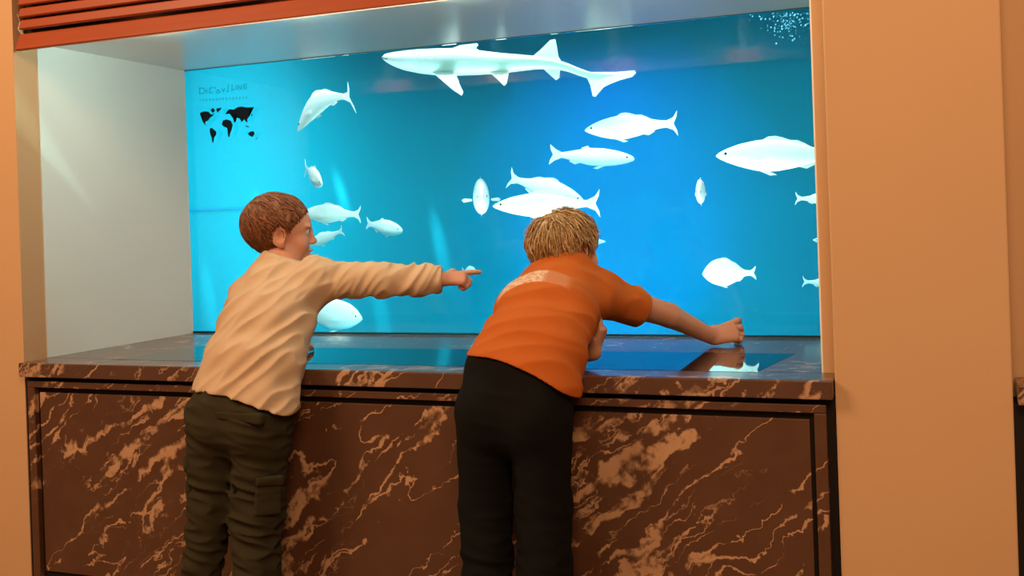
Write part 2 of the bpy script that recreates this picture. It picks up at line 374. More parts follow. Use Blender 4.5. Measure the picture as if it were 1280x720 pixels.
# the shark: long body swimming left under the ceiling edge
def shark():
    Y = D+.50
    st = [(478,68.5,71),(482,65.5,75),(490,63.5,80),(505,61.5,86),(525,59.5,90),(548,58.5,92.5),(575,58,92.5),(600,61,91.5),(625,64,90),(650,66,87),(672,68,84.5),(692,71,84.5),(708,76,87),(722,82,92),(738,88,97),(752,90,98.5),(766,89.5,97),(780,89,95),(789,89.5,93.5)]
    st = [(a, b+2, c+2) for a, b, c in st]; o = empty('shark', tuple(at(630, 76, Y))); base = at(630, 76, Y)
    tag(o, 'long white shark swimming left along the top of the aquarium window', 'shark')
    xs = np.array([s[0] for s in st], float); xx = np.concatenate([[478, 479.5], np.linspace(482, 789, 52)])
    rings = []
    for x in xx:
        ty = np.interp(x, xs, [s[1] for s in st]); by = np.interp(x, xs, [s[2] for s in st])
        a, b = at(x, ty, Y), at(x, by, Y); c = (a+b)/2; h = np.linalg.norm(a-b)/2; up = (a-b)/(2*h)
        w = h*(1.05 if x < 700 else max(.25, 1.05-(x-700)/70))*(1.25 if x < 520 else 1)
        ring = []
        for k in range(22):
            an = 2*math.pi*k/22
            ring.append(c+up*h*math.sin(an)+np.array((0, 1, 0))*w*math.cos(an)-base)
        rings.append(ring)
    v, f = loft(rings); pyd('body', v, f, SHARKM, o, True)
    def fin(name, px, dy=None, m=SFIN):
        pts = [at(x, y+2, Y+(dy[i] if dy else 0))-base for i, (x, y) in enumerate(px)]
        slab_outline(name, pts, .008, m, o)
    fin('dorsal_fin', [(556,62),(575,54.5),(596,52),(598,54),(595,58),(604,65),(585,66)])
    fin('dorsal_fin', [(664,70),(676,60),(688,48),(694,47),(696,56),(698,69),(702,75),(684,75)])
    fin('pectoral_fin', [(540,88),(552,98),(566,110),(577,117),(579,113),(573,100),(569,90),(556,86)], [-.03,-.06,-.10,-.13,-.12,-.09,-.04,-.02])
    fin('pectoral_fin', [(540,88),(560,96),(572,104),(574,100),(569,90)], [.03,.08,.14,.12,.04])
    fin('pelvic_fin', [(612,88),(622,97),(630,105),(633,102),(636,88),(624,86)], [-.02,-.04,-.06,-.05,-.02,-.01])
    fin('anal_fin', [(678,83),(688,92),(695,98),(699,95),(700,85),(690,82)])
    fin('tail_fin', [(730,88),(738,104),(741,118),(744,119),(752,108),(762,103),(775,98),(790,94),(795,89),(793,86),(770,88),(748,88)])
    for dy in (-1,):
        bm = bmesh.new(); bmesh.ops.create_uvsphere(bm, u_segments=10, v_segments=8, radius=.008)
        me = bpy.data.meshes.new('eye'); bm.to_mesh(me); bm.free(); e = link('eye', me, EYE, o, True)
        e.location = Vector(at(508, 68, Y)-base)+Vector((0, -.036, 0)); e.scale = (1.3, .5, .8)
    for k in range(4):
        x = 530+k*5
        slab_outline('gill_slit', [at(x, 70, Y)-base, at(x+1.2, 70, Y)-base, at(x+1.6, 82, Y)-base, at(x+.4, 82, Y)-base], .004, GILL, o, np.array((0, -.0505, 0)))
    slab_outline('mouth', [at(481, 73, Y)-base, at(496, 75.5, Y)-base, at(510, 78, Y)-base, at(509, 79.5, Y)-base, at(495, 77, Y)-base, at(481, 74, Y)-base], .012, GILL, o, np.array((0, -.030, 0)))
shark()

# ------------------------------------------------------------------ marks on the pane
BLACKV = mat('black_vinyl', (.006,.012,.016), .6, .2)
MAP = [[(110,395),(150,378),(200,380),(212,402),(236,410),(255,393),(240,425),(215,440),(195,470),(170,480),(158,492),(178,520),(160,510),(140,480),(135,440),(142,405)],
 [(218,362),(245,342),(265,372),(242,392),(228,380)], [(275,350),(330,340),(315,365),(285,392)],
 [(210,552),(230,542),(275,580),(275,610),(255,640),(246,690),(236,690),(232,650),(212,590)],
 [(365,408),(395,392),(387,372),(410,355),(450,360),(490,335),(530,328),(590,340),(655,333),(645,350),(600,358),(612,385),(600,400),(602,435),(586,455),(585,490),(570,480),(556,455),(532,485),(510,450),(482,440),(478,405),(462,402),(463,440),(476,470),(457,495),(442,445),(445,410),(410,402)],
 [(340,470),(380,458),(420,470),(440,515),(430,560),(415,600),(405,635),(394,630),(386,545),(350,530),(332,510)],
 [(590,600),(620,578),(650,575),(660,600),(640,635),(605,620)], [(560,520),(600,526),(608,538),(575,533)], [(624,420),(632,398),(638,402),(632,430)], [(668,655),(682,640),(686,646),(674,662)]]
bm = bmesh.new(); mb = at(285, 155, D+.0035)
for poly in MAP:
    vs = [bm.verts.new(Vector(at(236+x/8, 92+y/8, D+.0038)-mb)) for x, y in poly]
    bm.faces.new(vs)
bmesh.ops.triangulate(bm, faces=bm.faces[:])
ex = bmesh.ops.extrude_face_region(bm, geom=bm.faces[:]); bmesh.ops.translate(bm, verts=[g for g in ex['geom'] if isinstance(g, bmesh.types.BMVert)], vec=(0, -.0012, 0))
me = bpy.data.meshes.new('world_map_sticker'); bm.to_mesh(me); bm.free()
ms = link('world_map_sticker', me, BLACKV); ms.location = mb
tag(ms, 'black world map sticker on the upper left of the aquarium glass', 'sticker')
FROST = bpy.data.materials.new('faint_blue_vinyl'); FROST.use_nodes = True; _t = NT(FROST)
_mx = _t.n('ShaderNodeMixShader'); _mx.inputs[0].default_value = .17; _tr = _t.n('ShaderNodeBsdfTransparent')
_t.b.inputs['Base Color'].default_value = (.0, .18, .36, 1); _t.b.inputs['Roughness'].default_value = .8
_t.l(_tr.outputs[0], _mx.inputs[1]); _t.l(_t.b.outputs[0], _mx.inputs[2]); _t.l(_mx.outputs[0], _t.t.nodes['Material Output'].inputs[0])
bm = bmesh.new(); tb = at(280, 110, D+.0035)
def stroke(pts, w):
    P = [at(236+x/8, 92+y/8, D+.0030)-tb for x, y in pts]
    for a, b in zip(P[:-1], P[1:]):
        d = (b-a); d /= np.linalg.norm(d)+1e-9; n = np.cross(d, (0, 1, 0))*w
        q = [bm.verts.new(Vector(p)+Vector((0, yy, 0))) for yy in (0, -.001) for p in (a-n-d*w*.6, b-n+d*w*.6, b+n+d*w*.6, a+n-d*w*.6)]
        for f in ((0,1,2,3),(7,6,5,4),(0,4,5,1),(1,5,6,2),(2,6,7,3),(3,7,4,0)): bm.faces.new([q[i] for i in f])
for g in ([(108,145),(108,200),(150,196),(165,172),(148,148),(108,145)], [(180,160),(180,195)], [(240,140),(210,150),(205,185),(235,195)], [(262,135),(262,150)],
          [(290,165),(275,180),(290,195),(312,182),(298,165),(290,165)], [(330,150),(345,180),(362,150)], [(395,110),(392,178),(380,178)], [(432,112),(432,165),(455,160)], [(475,120),(475,160)],
          [(495,160),(492,120),(525,155),(525,112)], [(580,105),(550,108),(552,150),(585,145)], [(552,128),(576,126)]): stroke(g, .0032)
for x in range(105, 570, 33):
    stroke([(x, 268-(x-105)*.06), (x+20, 266-(x-105)*.06)], .0016); stroke([(x+8, 250-(x-105)*.06), (x+8, 285-(x-105)*.06)], .0014)
me = bpy.data.meshes.new('faint_lettering'); bm.to_mesh(me); bm.free()
tx = link('faint_lettering', me, FROST); tx.location = tb
tag(tx, 'faint blue lettering in two lines above the black world map', 'lettering')

# a drift of small bubbles in the upper right corner
bm = bmesh.new()
for k in range(170):
    px = rng.normal(985, 17); py = abs(rng.normal(0, 17))+16; 
    c = at(px, py, D+.30+rng.random()*.25); r = .0012+.0028*rng.random()**2
    bmesh.ops.create_icosphere(bm, subdivisions=1, radius=r, matrix=Matrix.Translation(c))
me = bpy.data.meshes.new('bubbles'); bm.to_mesh(me); bm.free()
bu = link('bubbles', me, mat('bubble_silver', (.12,.42,.55), .3, .5), None, True)
tag(bu, 'drift of tiny bubbles in the upper right corner of the tank', 'bubbles', kind='stuff')
# ------------------------------------------------------------------ sculpting by distance fields
def V3(*a): return np.array(a, float)
def nrm(a): a = np.asarray(a, float); return a/np.linalg.norm(a)
_WV = np.random.default_rng(3).normal(size=(9, 3)); _WV /= np.linalg.norm(_WV, axis=1)[:, None]; _PH = np.random.default_rng(4).random(9)*6.28
def wob(P, s, n=9):
    """cheap smooth 3-D noise, about -1..1"""
    t = 0
    for k in range(n):
        t = t+np.sin((P@_WV[k].astype(np.float32))*s*(.7+.18*k)+_PH[k])
    return t/n*1.9
def fold(P, a, t, freq, amp, stretch=.22, off=0.0, sharp=1.0):
    a = nrm(a); t = np.asarray(t, float); t = nrm(t-a*(t@a)); n = np.cross(a, t)
    Q = np.stack([P@a.astype(np.float32)+off, stretch*(P@t.astype(np.float32))+off*.7, .55*(P@n.astype(np.float32))], -1).astype(np.float32)
    w = wob(Q, freq); return amp*(1-np.abs(w)*1.5*sharp)
class SDF:
    def __init__(s, lo, hi, h):
        s.lo = np.asarray(lo, float); s.h = h
        s.n = np.ceil((np.asarray(hi)-s.lo)/h).astype(int)+1
        s.d = np.full(tuple(s.n), .06, np.float32)
    def _blk(s, lo, hi):
        a = np.clip(np.floor((np.asarray(lo)-s.lo)/s.h).astype(int), 0, s.n-1); b = np.clip(np.ceil((np.asarray(hi)-s.lo)/s.h).astype(int)+1, 1, s.n)
        sl = tuple(slice(x, max(y, x+1)) for x, y in zip(a, b))
        ax = [(s.lo[i]+s.h*np.arange(sl[i].start, sl[i].stop)).astype(np.float32) for i in range(3)]
        P = np.stack(np.meshgrid(*ax, indexing='ij'), -1)
        return sl, P
    def _comb(s, sl, d, k, op):
        o = s.d[sl]; d = d.astype(np.float32)
        if op == 'sub': d = -d; 
        if op == 'add':
            if k > 0:
                hh = np.clip(.5+.5*(d-o)/k, 0, 1); r = d*(1-hh)+o*hh-k*hh*(1-hh)
            else: r = np.minimum(o, d)
        else:
            if k > 0:
                hh = np.clip(.5-.5*(d-o)/k, 0, 1); r = d*(1-hh)+o*hh+k*hh*(1-hh)
            else: r = np.maximum(o, d)
        s.d[sl] = r
    def cone(s, a, b, ra, rb, k=.02, op='add'):
        a, b = V3(*a), V3(*b); m = max(ra, rb)+k+.02
        sl, P = s._blk(np.minimum(a, b)-m, np.maximum(a, b)+m)
        ba = b-a; t = np.clip(((P-a.astype(np.float32))@ba.astype(np.float32))/(ba@ba+1e-12), 0, 1)
        q = P-(a+t[..., None]*ba).astype(np.float32)
        s._comb(sl, np.sqrt((q*q).sum(-1))-(ra+(rb-ra)*t), k, op); return s
    def chain(s, pts, rs, k=.02, op='add'):
        for a, b, ra, rb in zip(pts[:-1], pts[1:], rs[:-1], rs[1:]): s.cone(a, b, ra, rb, k, op)
        return s
    def ell(s, c, rad, ax=None, k=.02, op='add'):
        """ellipsoid with axes = rows of ax"""
        c = V3(*c); ax = np.eye(3) if ax is None else np.array(ax); m = max(rad)+k+.02
        sl, P = s._blk(c-m, c+m); q = (P-c.astype(np.float32))@ax.T.astype(np.float32)/np.array(rad, np.float32)
        l = np.sqrt((q*q).sum(-1))+1e-6; g = np.sqrt(((q/np.array(rad, np.float32))**2).sum(-1))+1e-6
        s._comb(sl, l*(l-1)/g, k, op); return s
    def ecap(s, a, b, ra, rb, u, k=.03, op='add'):
        """tapered limb of elliptic section: ra, rb = (half width along u, half thickness)"""
        a, b, u = V3(*a), V3(*b), V3(*u); ba = b-a; L = np.linalg.norm(ba); w = ba/L
        u = nrm(u-w*(u@w)); v = np.cross(w, u); m = max(*ra, *rb)+k+.02
        sl, P = s._blk(np.minimum(a, b)-m, np.maximum(a, b)+m); q = P-a.astype(np.float32)
        tw = q@w.astype(np.float32); t = np.clip(tw/L, 0, 1); ex = tw-t*L
        ru = ra[0]+(rb[0]-ra[0])*t; rv = ra[1]+(rb[1]-ra[1])*t; rm = np.minimum(ru, rv)
        x, y, z = (q@u.astype(np.float32))/ru, (q@v.astype(np.float32))/rv, ex/rm
        l = np.sqrt(x*x+y*y+z*z)+1e-6; g = np.sqrt((x/ru)**2+(y/rv)**2+(z/rm)**2)+1e-6
        s._comb(sl, np.minimum(l*(l-1)/g, .08), k, op); return s
    def half(s, p, n, k=0.0, lo=None, hi=None, f=None):
        """keep the side n points away from"""
        sl, P = s._blk(lo if lo is not None else s.lo, hi if hi is not None else s.lo+s.h*s.n)
        d = (P-V3(*p).astype(np.float32))@nrm(n).astype(np.float32)
        if f is not None: d = d+f(P)
        o = s.d[sl]
        if k > 0:
            hh = np.clip(.5-.5*(d-o)/k, 0, 1); s.d[sl] = d*(1-hh)+o*hh+k*hh*(1-hh)
        else: s.d[sl] = np.maximum(o, d)
        return s
    def notbox(s, lo, hi):
        sl, P = s._blk(np.asarray(lo)-.02, np.asarray(hi)+.02); lo, hi = np.asarray(lo, np.float32), np.asarray(hi, np.float32)
        q = np.abs(P-(lo+hi)/2)-(hi-lo)/2
        d = np.sqrt((np.maximum(q, 0)**2).sum(-1))+np.minimum(q.max(-1), 0)
        s.d[sl] = np.maximum(s.d[sl], -d); return s
    def disp(s, f, lo=None, hi=None):
        sl, P = s._blk(lo if lo is not None else s.lo, hi if hi is not None else s.lo+s.h*s.n)
        m = np.abs(s.d[sl]) < .03
        dd = np.zeros(s.d[sl].shape, np.float32); dd[m] = f(P[m]); s.d[sl] = s.d[sl]+dd; return s
    def mesh(s):
        d = s.d; h = s.h; ins = d < 0
        n = np.array(d.shape)
        cs = np.zeros(tuple(n-1), np.int8)
        for i in (0, 1):
            for j in (0, 1):
                for k in (0, 1): cs += ins[i:n[0]-1+i, j:n[1]-1+j, k:n[2]-1+k]
        act = np.argwhere((cs > 0) & (cs < 8))
        idx = -np.ones(tuple(n-1), np.int64); idx[act[:, 0], act[:, 1], act[:, 2]] = np.arange(len(act))
        acc = np.zeros((len(act), 3)); cnt = np.zeros(len(act))
        cor = [(i, j, k) for i in (0, 1) for j in (0, 1) for k in (0, 1)]
        for a in cor:
            for ax in range(3):
                if a[ax] == 1: continue
                b = list(a); b[ax] = 1
                da = d[act[:, 0]+a[0], act[:, 1]+a[1], act[:, 2]+a[2]]; db = d[act[:, 0]+b[0], act[:, 1]+b[1], act[:, 2]+b[2]]
                m = (da < 0) != (db < 0); t = da[m]/(da[m]-db[m])
                p = np.tile(np.array(a, float), (m.sum(), 1)); p[:, ax] += t
                acc[m] += p; cnt[m] += 1
        v = s.lo+h*(act+acc/cnt[:, None])
        F = []
        for ax in range(3):
            o1, o2 = [(1, 2), (2, 0), (0, 1)][ax]
            A = np.take(ins, range(0, n[ax]-1), ax); B = np.take(ins, range(1, n[ax]), ax)
            e = np.argwhere(A != B); e = e[(e[:, o1] > 0) & (e[:, o2] > 0) & (e[:, o1] < n[o1]-1) & (e[:, o2] < n[o2]-1)]
            fl = A[e[:, 0], e[:, 1], e[:, 2]]
            q = []
            for da, db in ((1, 1), (0, 1), (0, 0), (1, 0)):
                c = e.copy(); c[:, o1] -= da; c[:, o2] -= db; q.append(idx[c[:, 0], c[:, 1], c[:, 2]])
            q = np.stack(q, 1); q[~fl] = q[~fl][:, ::-1]; F.append(q)
        return v, np.concatenate(F)
    def build(s, name, mt, parent=None, base=(0, 0, 0), keep_big=True):
        v, f = s.mesh()
        me = bpy.data.meshes.new(name); v = v-np.asarray(base)
        me.vertices.add(len(v)); me.vertices.foreach_set('co', v.astype(np.float32).ravel())
        me.loops.add(len(f)*4); me.loops.foreach_set('vertex_index', f.astype(np.int32).ravel())
        me.polygons.add(len(f)); me.polygons.foreach_set('loop_start', np.arange(0, len(f)*4, 4, dtype=np.int32))
        me.update(calc_edges=True); me.validate()
        if keep_big:
            bm = bmesh.new(); bm.from_mesh(me); bm.verts.ensure_lookup_table(); seen = np.zeros(len(bm.verts), bool); best = []
            groups = []
            for v0 in bm.verts:
                if seen[v0.index]: continue
                st = [v0]; seen[v0.index] = True; g = []
                while st:
                    x = st.pop(); g.append(x)
                    for e in x.link_edges:
                        y = e.other_vert(x)
                        if not seen[y.index]: seen[y.index] = True; st.append(y)
                groups.append(g)
            groups.sort(key=len, reverse=True)
            for g in groups[1:]: bmesh.ops.delete(bm, geom=g, context='VERTS')
            bm.to_mesh(me); bm.free()
        return link(name, me, mt, parent, True)

def hand(s, w, d, back, thumb, curl, L=.135, spread=.12, tcurl=.5, tuck=0.0):
    """five fingers on a palm: w wrist, d direction of the fingers, back = out of the back of the hand, thumb = towards the thumb"""
    w = V3(*w); d = nrm(d); back = nrm(np.asarray(back)-d*(np.asarray(back)@d)); th = V3(*thumb); th = nrm(th-d*(th@d)-back*(th@back)); k = L/.135
    pl = .066*k
    for o, r in ((.020, .0125), (.007, .0135), (-.007, .0135), (-.019, .0115)):
        s.cone(w+th*o*.62*k+d*.006*k, w+d*pl*(.97 if abs(o) < .015 else .90)+th*o*k, r*k, r*.86*k, .010)
    ln = (.052, .058, .054, .043); of = (.0235, .0082, -.0075, -.0215)
    for i in range(4):
        a = w+d*pl*(1.0, 1.03, 1.0, .93)[i]+th*of[i]*k; r = (.0082, .0084, .0080, .0072)[i]*k; ang = 0.0
        dd = nrm(d+th*of[i]/.0235*spread*(1 if curl[i] < .8 else .2)); pts = [a-dd*.008*k]; rs = [r*1.05]
        p = a
        for j, fr in enumerate((.44, .31, .25)):
            ang += curl[i]*(.75, 1.15, .9)[j]
            q = p+(dd*math.cos(ang)-back*math.sin(ang))*ln[i]*fr*k; pts.append(q); rs.append(r*(1, .92, .80)[j]); p = q
        s.chain(pts, rs, .003)
    b0 = w+d*.014*k+th*.020*k-back*.004; t1 = nrm(d*.62+th*(.75-.6*tuck)-back*(.25+.5*tuck)); t2 = nrm(d*.9+th*(.42-tcurl)-back*.35*tcurl*2)
    b1 = b0+t1*.034*k; b2 = b1+nrm(t1*(1-tcurl)+t2*tcurl)*.024*k; b3 = b2+t2*.021*k
    s.chain([b0, b1, b2, b3], [.0125*k, .0105*k, .0092*k, .0074*k], .006)

class Head:
    def __init__(s, c, fwd, up, k=1.0):
        s.c = V3(*c); s.f = nrm(fwd); s.u = nrm(np.asarray(up)-s.f*(np.asarray(up)@s.f)); s.r = np.cross(s.f, s.u); s.k = k
        s.ax = np.array([s.r, s.f, s.u])
    def p(s, x, y, z): return s.c+(s.r*x+s.f*y+s.u*z)*s.k
    def loc(s, P): return ((P-s.c.astype(np.float32))@s.ax.T.astype(np.float32))/s.k
    def sculpt(s, S):
        k = s.k; E = lambda c, r, kk=.012, op='add', ax=None: S.ell(s.p(*c), [x*k for x in r], s.ax if ax is None else ax, kk*k, op)
        E((0,-.012,.022), (.070,.090,.078)); E((0,.028,.012), (.062,.062,.062), .02)
        E((0,.030,-.048), (.054,.052,.056), .02); E((0,.058,-.082), (.030,.026,.024), .018)
        for x in (-1, 1):
            E((x*.034,.058,-.040), (.026,.024,.028), .016)
            E((x*.046,.012,-.070), (.018,.040,.022), .02)
            E((x*.030,.092,-.004), (.017,.010,.012), .008, 'sub')
            E((x*.029,.080,.014), (.020,.010,.006), .008)
        S.cone(s.p(0,.084,.004), s.p(0,.093,-.029), .0075*k, .0085*k, .010*k); E((0,.096,-.031), (.0095,.010,.0085), .006)
        for x in (-1, 1): E((x*.010,.091,-.036), (.007,.008,.006), .004)
        E((0,.082,-.060), (.021,.012,.007), .005); E((0,.079,-.074), (.018,.011,.007), .005); E((0,.092,-.067), (.014,.014,.0060), .002, 'sub')
        for x in (-1, 1):
            ea = np.array([nrm(s.r*.9-s.f*.42*x), nrm(s.f*.9+s.r*.42*x), s.u])
            E((x*.074,-.004,-.014), (.0075,.024,.032), .004, 'add', ea); E((x*.074,.004,-.038), (.007,.012,.013), .004, 'add', ea)
            E((x*.083,.001,-.011), (.0115,.0145,.021), .002, 'sub', ea)
    def eyes(s, parent, m, base):
        for x in (-1, 1):
            bm = bmesh.new(); bmesh.ops.create_uvsphere(bm, u_segments=14, v_segments=10, radius=.0098*s.k)
            me = bpy.data.meshes.new('eye'); bm.to_mesh(me); bm.free(); e = link('eye', me, m, parent, True); e.location = Vector(s.p(x*.0295,.0755,-.003)-base)
            ib = bmesh.new(); bmesh.ops.create_uvsphere(ib, u_segments=12, v_segments=8, radius=.0056*s.k)
            me = bpy.data.meshes.new('iris'); ib.to_mesh(me); ib.free(); i = link('iris', me, EYE, e, True); i.location = Vector(s.f*.0055*s.k)

def hair(hd, keep, rad, cen, mt, parent, base, nlock, crown, seed, llen=.09, lift=.004, wave=.006, res=.0028, extra=None, lockr=.0042):
    """a cap of hair over the skull plus hundreds of locks combed away from the crown"""
    rg = np.random.default_rng(seed); k = hd.k; lo = hd.c-.17*k; S_ = SDF(lo, hd.c+.17*k, res)
    S_.ell(hd.p(*cen), [r*k for r in rad], hd.ax, 0)
    if extra: extra(S_)
    sl, P = S_._blk(S_.lo, S_.lo+S_.h*S_.n); q = hd.loc(P)
    kd = keep(q)*k
    dd = np.maximum(S_.d, kd); S_.d = dd.astype(np.float32)
    cr = np.array(crown); 
    ang = np.arctan2(q[..., 0]-cr[0], q[..., 1]-cr[1]); 
    S_.d += (.0016*np.sin(ang*41+6*wob(q, 22))+.0012*np.sin(ang*23+q[..., 2]*90)).astype(np.float32)*k
    v, f = S_.mesh(); v = list(v); f = [tuple(x) for x in f]
    C = np.array(cen); Rd = np.array(rad); nc = nrm((cr-C)/Rd)
    for _ in range(nlock):
        n = nrm(rg.normal(size=3)); 
        if rg.random() < .25: n = nrm(nc+rg.normal(size=3)*.55)
        p = C+n*Rd
        if keep(p[None])[0] > -.004: continue
        flow = n-nc; flow -= n*(flow@n); flow = nrm(flow+np.cross(n, nc)*rg.normal(.12, .25)+rg.normal(size=3)*.12)
        L = llen*rg.uniform(.55, 1.15); pts = []; m = n.copy(); wv = rg.normal(size=3)*wave; ns = 7; lf = lift*rg.uniform(.2, 1.6)
        for i in range(ns):
            t = i/(ns-1)
            fl = flow-m*(flow@m); m = nrm(m+nrm(fl)*(L/(ns-1))/np.mean(Rd))
            w = C+m*Rd*(1+lf/.09*math.sin(t*2.2))-np.array((0, 0, .010*t*t))+wv*math.sin(t*3)
            if keep(w[None])[0] > .010: break
            pts.append(w)
        if len(pts) < 3: continue
        r0 = lockr*rg.uniform(.6, 1.3); N = len(pts); b = len(v)
        for i, w in enumerate(pts):
            t = i/(N-1); r = r0*(.75+.5*math.sin(t*3.0))*(1-t*t*.85)
            tg = nrm(pts[min(i+1, N-1)]-pts[max(i-1, 0)]); nn = nrm(w-C); bb = np.cross(tg, nn)
            for a, c_ in ((1, 0), (0, .55), (-1, 0), (0, -.55)): v.append(hd.p(*(w+bb*a*r+nn*c_*r)))
        for i in range(N-1):
            for j in range(4): f.append((b+i*4+j, b+i*4+(j+1) % 4, b+(i+1)*4+(j+1) % 4, b+(i+1)*4+j))
        f.append((b+3, b+2, b+1, b)); f.append(tuple(b+(N-1)*4+j for j in range(4)))
    return pyd('hair', [np.asarray(x)-base for x in v], f, mt, parent, True)

# ------------------------------------------------------------------ cloth, skin and hair
def cloth(name, c, rough=.9, weave=900, var=.12):
    m = mat(name, c, rough, .15); t = NT(m); v = t.coord()
    n = t.noise(v, 14, 4, .6); w = t.noise(v, weave, 2)
    t.l(t.mix(n, tuple(x*(1-var) for x in c), tuple(min(1, x*(1+var)) for x in c)), t.b.inputs['Base Color'])
    t.bump(w, .12, .002); return m
def skin(name, c, d):
    m = mat(name, c, .5, .35); t = NT(m); t.l(t.mix(t.noise(t.coord(), 16, 4, .6), c, d), t.b.inputs['Base Color'])
    t.b.inputs['Subsurface Weight'].default_value = .12; t.b.inputs['Subsurface Radius'].default_value = (.8, .3, .15); t.b.inputs['Subsurface Scale'].default_value = .008
    return m
def hairm(name, a, b, c):
    m = mat(name, a, .45, .4); t = NT(m); v = t.coord(); n = t.noise(v, 60, 4, .7); n2 = t.noise(v, 240, 2, .6)
    t.l(t.ramp(t.math('ADD', t.math('MULTIPLY', n, .6), t.math('MULTIPLY', n2, .4)), [(.34, a), (.5, b), (.66, c)]), t.b.inputs['Base Color']); return m
SKIN = skin('fair_skin', (.62,.285,.18), (.52,.205,.125))
EYEW = mat('eye_white', (.50,.47,.44), .35, .3)
CREAM = cloth('cream_brushed_cotton', (.57,.385,.25))
OLIVE = cloth('dark_olive_twill', (.034,.026,.012), .9, 700, .25)
BLACKC = cloth('black_jersey', (.0045,.0038,.0035), .9, 800, .2)
SOLE = mat('pale_rubber', (.5,.48,.45), .7, .3)
SHOE = cloth('dark_canvas_shoe', (.03,.03,.035), .8, 500)
AUBURN = hairm('auburn_hair', (.085,.024,.008), (.18,.055,.016), (.32,.11,.035))
BLOND = hairm('dark_blond_hair', (.17,.080,.027), (.40,.215,.085), (.64,.41,.20))

COUNTER_BOXES = [((-.5,-.1365,.7515), (3,.9,.8015)), ((-.5,-.1195,0), (3,.9,.7525))]
def clear(s):
    for lo, hi in COUNTER_BOXES: s.notbox(lo, hi)
    return s
def shoe(parent, base, ankle, dirv):
    a = V3(ankle[0], ankle[1], 0); d = nrm(V3(dirv[0], dirv[1], 0)); sd = np.cross(UP, d)
    s = SDF(a-.2, a+.22, .004)
    s.ecap(a+d*-.035+UP*.040, a+d*.125+UP*.034, (.034,.040), (.038,.030), sd, .02); s.cone(a+UP*.05, a+UP*.085, .040, .042, .03)
    s.half(a+UP*.012, -UP); clear(s)
    o = s.build('shoe', SHOE, parent, base)
    s2 = SDF(a-.2, a+.22, .004); s2.ecap(a+d*-.036+UP*.012, a+d*.130+UP*.012, (.037,.03), (.040,.03), sd, .02); s2.half(a+UP*.003, -UP); s2.half(a+UP*.018, UP)
    s2.build('sole', SOLE, o, base)
